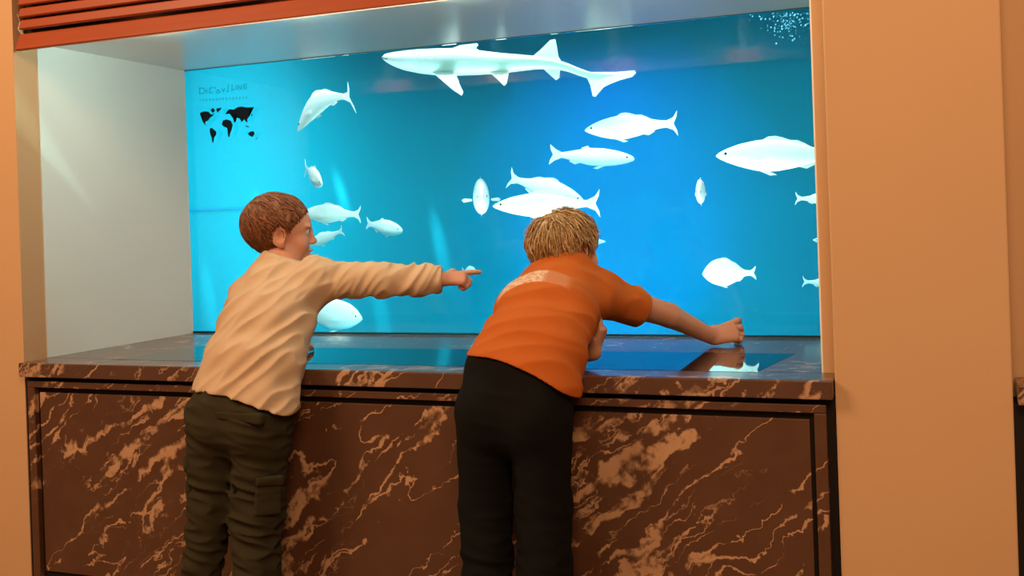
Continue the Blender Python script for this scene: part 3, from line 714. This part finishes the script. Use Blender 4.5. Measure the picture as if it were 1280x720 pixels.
# ------------------------------------------------------------------ the boy in cream, leaning in and pointing
def boy_cream():
    hipL, hipR = at(268,522,-.235), at(326,527,-.225)
    kneeL, kneeR = at(265,630,-.245), at(321,634,-.225)
    ankL, ankR = at(243,750,-.30), at(320,752,-.27); ankL[2] = .085; ankR[2] = .085
    pel = (hipL+hipR)/2; base = V3(pel[0], pel[1], 0)
    s0, s1, s2, s3 = at(305,503,-.225), at(318,452,-.185), at(334,402,-.115), at(350,357,-.050)
    nk = at(356,328,-.015)
    shR, shL = at(397,351,-.03), at(313,376,-.035)
    elR, wrR = at(476,350,.03), at(551,349,.095)
    elL, wrL = at(304,424,.08), at(352,431,.20); wrL[2] = .832
    hd = Head(at(352,289,.010), RH*1.0+FH*.14+UP*-.02, UP+RH*.10, 1.03)
    u = nrm(shR-shL)
    # body
    B = SDF(np.minimum.reduce([ankL, ankR, hipL, shL, hd.c])-V3(.16,.22,.09), np.maximum.reduce([shR, wrR, hd.c, elL, ankR])+V3(.19,.17,.17), .0035)
    B.ecap(s0, s1, (.13,.085), (.125,.08), u); B.ecap(s1, s2, (.125,.08), (.12,.08), u); B.ecap(s2, s3, (.12,.08), (.10,.07), u)
    B.cone(s3, nk, .06, .044, .03); B.cone(nk-UP*.01, hd.p(0,-.022,-.045), .043, .045, .015)
    for sh, el, wr in ((shR, elR, wrR), (shL, elL, wrL)): B.chain([sh, el, wr], [.042, .033, .0235], .015)
    for h, kn, an in ((hipL, kneeL, ankL), (hipR, kneeR, ankR)): B.chain([h, kn, an], [.068, .047, .032], .02); B.cone(an, V3(an[0], an[1]+.10, .035), .030, .022, .02)
    B.cone(hipL, hipR, .075, .075, .04)
    hd.sculpt(B)
    hand(B, wrR+RH*.004, RH*.985+FH*.12+UP*.005, -FH*.62+UP*.78, FH*.75+UP*.62, (.04, 1.15, 1.25, 1.3), L=.136, tcurl=.75)
    hand(B, wrL, FH*.4+RH*.9, UP, FH, (.3,.3,.35,.4), L=.13)
    clear(B)
    p = B.build('person', SKIN, None, base); p.location = base
    tag(p, 'boy with short auburn hair in a cream sweatshirt, leaning on the counter and pointing', 'person')
    hd.eyes(p, EYEW, base)
    # hair: short, brushed forward, ears free
    def keep(q):
        x, y, z = q[..., 0], q[..., 1], q[..., 2]
        front = (y-.044)*.80-(z-.020)*.62           # hairline from the brow back to the ear
        back = np.maximum(y+.016, -(z+.082))        # behind the ear down to the nape
        side = np.maximum(np.maximum(y-.012, -(z+.004)), -.5)
        d = np.minimum(np.minimum(front, back), side)
        ear = .034-np.sqrt(((np.abs(x)-.075)/.9)**2+((y-.002)/.85)**2+((z+.018)/1.12)**2)
        return np.maximum(d, ear)
    hair(hd, keep, (.084,.104,.091), (0,-.018,.027), AUBURN, p, base, 1500, (.0,-.080,.075), 5, llen=.075, lift=.0012, wave=.002, lockr=.0024)
    # sweatshirt
    T = SDF(np.minimum.reduce([s0, shL, elL])-V3(.24,.19,.13), np.maximum.reduce([shR, wrR, nk, elL])+V3(.12,.14,.10), .0038)
    ca, sa = u, None
    T.ecap(s0-(s1-s0)*.55, s0, (.176,.110), (.172,.108), u); T.ecap(s0, s1, (.170,.108), (.158,.104), u); T.ecap(s1, s2, (.158,.104), (.148,.100), u); T.ecap(s2, s3, (.148,.100), (.112,.080), u, .04)
    T.cone(s3, nk, .078, .060, .04); T.cone(shL, nk, .052, .045, .05); T.cone(shR, nk, .054, .045, .05)
    T.cone(shL, s2, .055, .06, .05); T.cone(shR, s2-u*-.04, .058, .06, .05)
    T.chain([shR, elR, elR+(wrR-elR)*.62, wrR+RH*.004], [.058, .0475, .043, .0385], .022)
    T.chain([shL, elL, wrL], [.056, .046, .036], .03)
    def folds(P):
        w1 = wob(P, 9); g = P@nrm(UP*.80-u*.60).astype(np.float32)
        a = fold(P, UP*.80-u*.60, u*.8+UP*.6, 62, -.0075, .2)
        b = .0022*wob(P, 34)
        t = (P-shR.astype(np.float32))@RH.astype(np.float32); arm = np.clip((t-.03)/.05, 0, 1)
        c = fold(P, RH*.80-UP*.60, UP*.8+RH*.6, 85, -.0065, .3, .3)
        return (a*(1-arm)+c*arm+b).astype(np.float32)
    T.disp(folds)
    # hem across the hips, neck opening and cuffs
    lp, rp = at(240,483,-.23), at(378,519,-.23); nh = nrm(np.cross(rp-lp, nrm(FH+UP*.10)));
    if nh[2] > 0: nh = -nh
    mid_ = (lp+rp)/2
    T.half(mid_, nh, .004, mid_-V3(.34,.34,.16), mid_+V3(.34,.34,.16), lambda P: (.030-1.15*((P-mid_.astype(np.float32))@nrm(rp-lp).astype(np.float32))**2).astype(np.float32))
    ax = nrm(wrR-elR); T.half(wrR+ax*.002, ax, .004, wrR-.09, wrR+.12)
    hu = nrm(hd.u*.9+hd.f*.30); T.half(nk+hu*.020, hu, .012, nk-V3(.09,.09,.03), nk+V3(.10,.10,.16))
    da = nrm(u*.62+UP*.78)
    clear(T)
    sh_ = T.build('sweatshirt', CREAM, p, base)
    # cuff band at the pointing wrist
    Cf = SDF(wrR-.10, wrR+.10, .003); Cf.cone(wrR-ax*.030, wrR+ax*.006, .0415, .0400, 0); Cf.half(wrR+ax*.005, ax, .003); Cf.half(wrR-ax*.028, -ax, .003); Cf.disp(lambda P: .0012*wob(P, 60)); Cf.build('cuff', CREAM, sh_, base)
    # collar band
    # cargo trousers
    Q = SDF(np.minimum.reduce([ankL, ankR, hipL])-V3(.17,.17,.08), np.maximum.reduce([hipR, hipL])+V3(.18,.16,.12), .004)
    uh = nrm(hipR-hipL); w0 = at(302,497,-.225)
    Q.ecap(pel-UP*.01, w0-UP*.004, (.148,.098), (.140,.094), uh, .03)
    Q.ecap(hipL-uh*.004, kneeL, (.078,.088), (.056,.066), uh, .02); Q.ecap(hipR+uh*.006, kneeR, (.086,.092), (.066,.074), uh, .02)
    Q.ecap(kneeL, ankL+UP*.01, (.056,.066), (.041,.050), uh, .03); Q.ecap(kneeR, ankR+UP*.01, (.066,.074), (.050,.056), uh, .03)
    Q.ell(pel+uh*.062-FH*.035, (.078,.080,.09), None, .04); Q.ell(pel-uh*.054-FH*.035, (.076,.080,.09), None, .04)
    cr = at(290,556,-.30); Q.cone(cr-UP*.03-FH*.08, cr-UP*.26+FH*.12, .003, .016, .016, 'sub')
    Q.half(ankL-UP*.025, -UP)
    def tf(P):
        lo_ = np.clip((.58-P[:, 2])/.22, 0, 1)
        a = fold(P, UP+RH*.25, RH-UP*.25, 74, -.0115, .35, .1)*np.clip(.45+.6*lo_, 0, 1.1)
        return (a+.003*wob(P, 28)).astype(np.float32)
    Q.disp(tf); clear(Q)
    tr = Q.build('cargo_trousers', OLIVE, p, base)
    def pocket(c, ud, vd, wd, hu_, hv, hw, nm='pocket'):
        ud = nrm(ud); vd = nrm(vd-ud*(vd@ud)); nd = np.cross(ud, vd)
        if nd@wd < 0: nd = -nd
        K = SDF(c-.12, c+.12, .0035); sl, P = K._blk(K.lo, K.lo+K.h*K.n); q = P-c.astype(np.float32)
        a = np.abs(np.stack([q@ud, q@vd, q@nd], -1))-np.array((hu_, hv, hw))+.006
        K.d = (np.sqrt((np.maximum(a, 0)**2).sum(-1))+np.minimum(a.max(-1), 0)-.006).astype(np.float32); K.disp(lambda P: .0034*wob(P, 40)+fold(P, UP, RH, 90, -.002, .4)); K.build(nm, OLIVE, tr, base)
    ldL = nrm(kneeL-hipL); ldR = nrm(kneeR-hipR)
    cL = hipL+ldL*.185-uh*.070-FH*.018; pocket(cL, nrm(uh*.4-FH), -ldL, -uh, .044, .054, .012); pocket(cL-ldL*.046-uh*.010, nrm(uh*.4-FH), -ldL, -uh, .046, .016, .012, 'pocket_flap')
    cR = hipR+ldR*.205+uh*.050-FH*.060; pocket(cR, nrm(uh*.8+FH*.55), -ldR, nrm(uh*.6-FH), .038, .048, .009); pocket(cR-ldR*.050+uh*.004-FH*.006, nrm(uh*.8+FH*.55), -ldR, nrm(uh*.6-FH), .040, .014, .009, 'pocket_flap')
    cB = at(312,514,-.30)+FH*-.012; cB = pel+uh*.040-FH*.112+UP*.030; pocket(cB, uh, UP, -FH, .075, .013, .010, 'pocket_flap')
    shoe(p, base, ankL, FH*.9-RH*.25); shoe(p, base, ankR, FH)
boy_cream()

# ------------------------------------------------------------------ the blond boy in orange, bent over the sill and reaching
ORANGE = cloth('orange_jersey', (.47,.105,.016), .85, 900, .10)
def boy_orange():
    hipL, hipR = at(607,515,-.232), at(676,522,-.232)
    kneeL, kneeR = at(607,630,-.225), at(680,632,-.225)
    ankL, ankR = at(611,750,-.30), at(680,752,-.29); ankL[2] = .085; ankR[2] = .085
    pel = (hipL+hipR)/2; base = V3(pel[0], pel[1], 0)
    s0, s1, s2, s3 = at(652,474,-.215), at(667,432,-.155), at(683,391,-.055), at(700,358,.045)
    nk = at(708,335,.090)
    shR, shL = at(750,368,.115), at(660,380,.06)
    elR, wrR = at(836,394,.33), at(890,421,.53)
    elL, wrL = at(690,446,.06), at(741,440,.03)
    hd = Head(at(710,311,.125), FH*.52+RH*.85-UP*.05, UP+RH*.05+FH*.18, .93)
    u = nrm(shR-shL)
    B = SDF(np.minimum.reduce([ankL, ankR, hipL, shL, hd.c])-V3(.16,.18,.09), np.maximum.reduce([shR, wrR, hd.c, elL])+V3(.16,.20,.17), .0035)
    B.ecap(s0, s1, (.12,.080), (.12,.078), u); B.ecap(s1, s2, (.12,.078), (.118,.078), u); B.ecap(s2, s3, (.118,.078), (.10,.07), u)
    B.cone(s3, nk, .06, .043, .03); B.cone(nk-UP*.01, hd.p(0,-.025,-.045), .043, .044, .015)
    B.chain([shR, elR, wrR], [.045, .0365, .0245], .010)
    B.chain([shL, elL, wrL], [.042, .034, .025], .012)
    for h, kn, an in ((hipL, kneeL, ankL), (hipR, kneeR, ankR)): B.chain([h, kn, an], [.068, .047, .032], .02); B.cone(an, V3(an[0], an[1]+.10, .035), .030, .022, .02)
    B.cone(hipL, hipR, .075, .075, .04); hd.sculpt(B)
    hand(B, wrR, RH*.93+FH*.25+UP*.16, UP*.50-FH*.85, FH*.85+UP*.5, (.38, .60, .75, .85), L=.164, spread=.28, tcurl=.6, tuck=.9)
    hand(B, wrL, RH*.40+UP*.85+FH*.10, RH*.85-UP*.35-FH*.35, -FH*.9, (1.0, 1.05, 1.1, 1.1), L=.145, tcurl=.7)
    clear(B)
    p = B.build('person', SKIN, None, base); p.location = base
    tag(p, 'blond boy in an orange t-shirt and black trousers bent over the sill, arm stretched out', 'person')
    hd.eyes(p, EYEW, base)
    def keep(q):
        x, y, z = q[..., 0], q[..., 1], q[..., 2]
        front = (y-.060)*.80-(z-.010)*.60
        back = np.maximum(y+.002+.4*np.maximum(-.02-z, 0), -(z+.100+.010*np.sin(x*150)))
        side = np.maximum(y-.022, -(z+.012))
        d = np.minimum(np.minimum(front, back), side)
        ear = .033-np.sqrt(((np.abs(x)-.078)/.9)**2+((y-.006)/.85)**2+((z+.022)/1.1)**2)
        return np.maximum(d, ear)
    hair(hd, keep, (.092,.112,.100), (0,-.014,.020), BLOND, p, base, 2600, (.01,-.055,.095), 9, llen=.085, lift=.006, wave=.006, lockr=.0027,
         extra=lambda S_: (S_.ell(hd.p(0,-.062,-.060), (.070*.98,.040,.052), hd.ax, .02)))
    T = SDF(np.minimum.reduce([s0, shL])-V3(.24,.20,.14), np.maximum.reduce([shR, elR, nk])+V3(.10,.10,.10), .0038)
    T.ecap(s0-(s1-s0)*.55, s0, (.162,.104), (.156,.104), u); T.ecap(s0, s1, (.156,.104), (.142,.096), u); T.ecap(s1, s2, (.142,.096), (.136,.094), u); T.ecap(s2, s3, (.136,.094), (.108,.080), u, .04)
    T.cone(s3, nk, .078, .060, .04); T.cone(shL, nk, .050, .046, .05); T.cone(shR, nk, .052, .046, .05); T.cone(shL, s2, .052, .06, .05); T.cone(shR, s2+u*.05, .055, .06, .05)
    ax = nrm(elR-shR); se = shR+ax*(np.linalg.norm(at(797,384,.235)-shR))
    T.cone(shR, se+ax*.03, .057, .058, .022); 
    axl = nrm(elL-shL); sle = shL+axl*.11; T.cone(shL, sle+axl*.02, .054, .056, .03); 
    sp = nrm(s3-s0)
    def folds(P):
        w1 = wob(P, 8); g = P@nrm(sp*.95-u*.28).astype(np.float32)
        a = fold(P, sp*.95-u*.28, u, 40, -.0062, .30, .2)
        return (a+.0020*wob(P, 30)).astype(np.float32)
    T.disp(folds)
    T.half(se, ax, .004, se-.10, se+.13)
    T.half(sle, nrm(axl+UP*-.2), .004, sle-V3(.03,.06,.07), sle+V3(.07,.10,.04))
    lp, rp = at(590,448,-.22), at(735,494,-.22); nh = nrm(np.cross(rp-lp, nrm(FH+UP*.10)))
    if nh[2] > 0: nh = -nh
    mid_ = (lp+rp)/2
    T.half(mid_, nh, .004, mid_-V3(.34,.34,.18), mid_+V3(.34,.34,.16), lambda P: (.038-1.5*((P-mid_.astype(np.float32)+(rp-lp).astype(np.float32)*.12)@nrm(rp-lp).astype(np.float32))**2).astype(np.float32))
    hu = nrm(hd.u*.75+FH*.5); T.half(nk+hu*.022, hu, .012, nk-V3(.09,.09,.03), nk+V3(.10,.10,.16))
    sp = nrm(s3-s0)
    clear(T)
    ts = T.build('t_shirt', ORANGE, p, base)
    # faded pale print across the shoulder blades, in the cloth itself
    t = NT(ORANGE); pc = at(678,375,-.02)-base
    cn = t.n('ShaderNodeTexCoord'); sb = t.n('ShaderNodeVectorMath', operation='SUBTRACT'); t.l(cn.outputs['Object'], sb.inputs[0]); sb.inputs[1].default_value = tuple(pc)
    def dot(v): d = t.n('ShaderNodeVectorMath', operation='DOT_PRODUCT'); t.l(sb.outputs[0], d.inputs[0]); d.inputs[1].default_value = tuple(v); return d.outputs['Value']
    uu = nrm(at(722,358,.0)-at(632,371,-.02)); vv = nrm(np.cross(np.cross(uu, sp), uu))
    du, dv = dot(uu), dot(vv)
    dv2 = t.math('ADD', dv, t.math('MULTIPLY', t.math('MULTIPLY', du, du), 2.6))
    def sm(x, a, b):
        m = t.n('ShaderNodeMapRange', interpolation_type='SMOOTHSTEP'); t.l(x, m.inputs[0]); m.inputs[1].default_value = a; m.inputs[2].default_value = b; return m.outputs[0]
    band = t.math('MULTIPLY', sm(t.math('ABSOLUTE', du), .115, .088), sm(t.math('ABSOLUTE', dv2), .036, .030))
    n1 = t.noise(t.coord(), 70, 4, .7); left = sm(du, .045, .030)
    txt = t.math('MULTIPLY', t.ramp(n1, [(.42, (.25,.25,.25)), (.54, (1,1,1))]), .62)
    fac = t.math('MULTIPLY', band, t.math('ADD', t.math('MULTIPLY', left, txt), .16), True)
    old = t.b.inputs['Base Color'].links[0].from_socket
    t.l(t.mix(fac, old, (.74,.55,.40)), t.b.inputs['Base Color'])
    # black trousers
    Q = SDF(np.minimum.reduce([ankL, ankR, hipL])-V3(.17,.17,.08), np.maximum.reduce([hipR, hipL])+V3(.18,.17,.24), .004)
    uh = nrm(hipR-hipL); wL, wR = at(607,462,-.225), at(690,487,-.215)
    Q.ecap(pel-UP*.01, (wL+wR)/2+UP*.012, (.138,.100), (.134,.092), uh, .03); Q.cone(wL+uh*.012, hipL+uh*.01, .066, .072, .03); Q.cone(wR-uh*.012, hipR-uh*.01, .058, .072, .03)
    Q.ecap(hipL-uh*.004, kneeL, (.072,.088), (.068,.076), uh, .03); Q.ecap(hipR+uh*.004, kneeR, (.076,.088), (.070,.078), uh, .03)
    Q.ecap(kneeL, ankL+UP*.01, (.068,.076), (.060,.066), uh, .02); Q.ecap(kneeR, ankR+UP*.01, (.070,.078), (.064,.070), uh, .02)
    Q.ell(pel+uh*.058-FH*.035+UP*.01, (.076,.080,.09), None, .04); Q.ell(pel-uh*.058-FH*.035+UP*.01, (.076,.080,.09), None, .04)
    cr = at(640,560,-.30); Q.cone(cr-UP*.02-FH*.05, cr-UP*.34+FH*.10-UP*.1, .004, .010, .012, 'sub')
    Q.half(ankL-UP*.035, -UP)
    def tf(P):
        lo_ = np.clip((.50-P[:, 2])/.2, 0, 1)
        a = fold(P, UP+RH*.2, RH-UP*.2, 66, -.0080, .35, .5)*np.clip(.2+.9*lo_, 0, 1.1)
        return (a+.0022*wob(P, 24)).astype(np.float32)
    Q.disp(tf); clear(Q)
    tr = Q.build('trousers', BLACKC, p, base)
    WB = SDF((wL+wR)/2-.30, (wL+wR)/2+.30, .0045); WB.ecap((wL+wR)/2-UP*.004, (wL+wR)/2+sp*.016, (.156,.100), (.154,.098), nrm(wR-wL), .0)
    shoe(p, base, ankL, FH*.95-RH*.2); shoe(p, base, ankR, FH)
boy_orange()
# ------------------------------------------------------------------ light
def area(name, loc, target, size, energy, color, size_y=None):
    ld = bpy.data.lights.new(name, 'AREA'); ld.energy = energy; ld.color = color; ld.size = size
    if size_y: ld.shape = 'RECTANGLE'; ld.size_y = size_y
    o = bpy.data.objects.new(name, ld); COL.objects.link(o); o.location = loc
    o.rotation_euler = (Vector(target)-Vector(loc)).to_track_quat('-Z', 'Y').to_euler(); return o
def spot(name, loc, target, energy, color, angle, blend=.6, radius=.05):
    ld = bpy.data.lights.new(name, 'SPOT'); ld.energy = energy; ld.color = color; ld.spot_size = math.radians(angle)
    ld.spot_blend = blend; ld.shadow_soft_size = radius
    o = bpy.data.objects.new(name, ld); COL.objects.link(o); o.location = loc
    o.rotation_euler = (Vector(target)-Vector(loc)).to_track_quat('-Z', 'Y').to_euler(); return o
WARM = (1, .66, .38)
area('lobby_lamp', (-.6, -2.5, 3.4), (1.2, 0, .7), 1.3, 105, WARM)
area('lobby_lamp.001', (3.2, -3.2, 3.3), (2.5, 0, 1.0), 1.6, 95, WARM)
# white lamp row above the tank, then added unseen fills for fish, niche and backdrop
area('tank_lamp', (1.2, D+.22, 2.85), (1.2, D+.66, 1.2), 3.6, 42, (1, 1, .98), .2).data.spread = math.radians(95)
area('tank_fill', (1.5, D+.36, .46), (1.5, D-.1, 1.9), 2.0, 40, (.9, 1, .92), .12).data.spread = math.radians(95)  # added fill hidden below the sill, brightens fish bellies and niche
area('ceiling_fill', (1.5, D+.36, .46), (1.5, D-.80, 1.9), 1.7, 620, (.55, 1, .84), .12).data.spread = math.radians(88)  # added unseen fill, only there to brighten the niche ceiling
area('cyan_fill', (-1.0, TY-.65, 2.62), (-.85, TY, .9), .8, 14, (.25, 1, 1)).data.spread = math.radians(100)  # added cyan fill that tints the left of the backdrop
area('side_fill', (-.95, D+.22, 1.25), (-.80, TY, 1.25), .5, 19, (.2, 1, .98), 1.4).data.spread = math.radians(88)  # added fill out of view, evens the cyan on the left backdrop
spot('blue_fill', (1.35, D+.3, .5), (1.4, TY, 1.1), 95, (.05, .24, 1), 54, .7, .1)  # added blue fill from below, evens the backdrop tone
for x, e in ((1.15, 85), (1.55, 76)):  # added blue fills from above for the middle of the backdrop
    spot('blue_fill', (x, D+.55, 2.62), (x+.05, TY, 1.25), e, (.06, .22, 1), 52, .55, .1)
for k, (x, dx) in enumerate(((-1.35,.25),(-1.05,.32),(-.78,.22),(-.55,.36),(-.25,.28),(.1,.3))):  # added narrow beams that draw the light streaks on the backdrop
    spot('streak_fill', (x, TY-.34, 2.62), (x+dx, TY, (.8, 1.3, 1.0, 1.4, .75, 1.1)[k]), 760, (.35, 1, .95), 3.6, 1, .02)
for k, x in enumerate((.50, 1.05, 1.6, 2.15)):  # added point fills hidden behind the blind, brighten the white niche
    ld = bpy.data.lights.new('niche_fill', 'POINT'); ld.energy = 4.6; ld.color = (.70, 1, .88); ld.shadow_soft_size = 0.0
    o = bpy.data.objects.new('niche_fill', ld); COL.objects.link(o); o.location = (x, -.04, ZT-.011)
wd = bpy.data.worlds.new('world'); S.world = wd; wd.use_nodes = True
wd.node_tree.nodes['Background'].inputs[0].default_value = (1, .62, .36, 1)
wd.node_tree.nodes['Background'].inputs[1].default_value = .16
S.view_settings.view_transform = 'Standard'; S.view_settings.look = 'None'
S.view_settings.gamma = 1.0; S.view_settings.exposure = 0.0; S.view_settings.use_curve_mapping = False
S.cycles.max_bounces = 10; S.cycles.transparent_max_bounces = 12; S.cycles.sample_clamp_indirect = 6
S.cycles.use_denoising = True
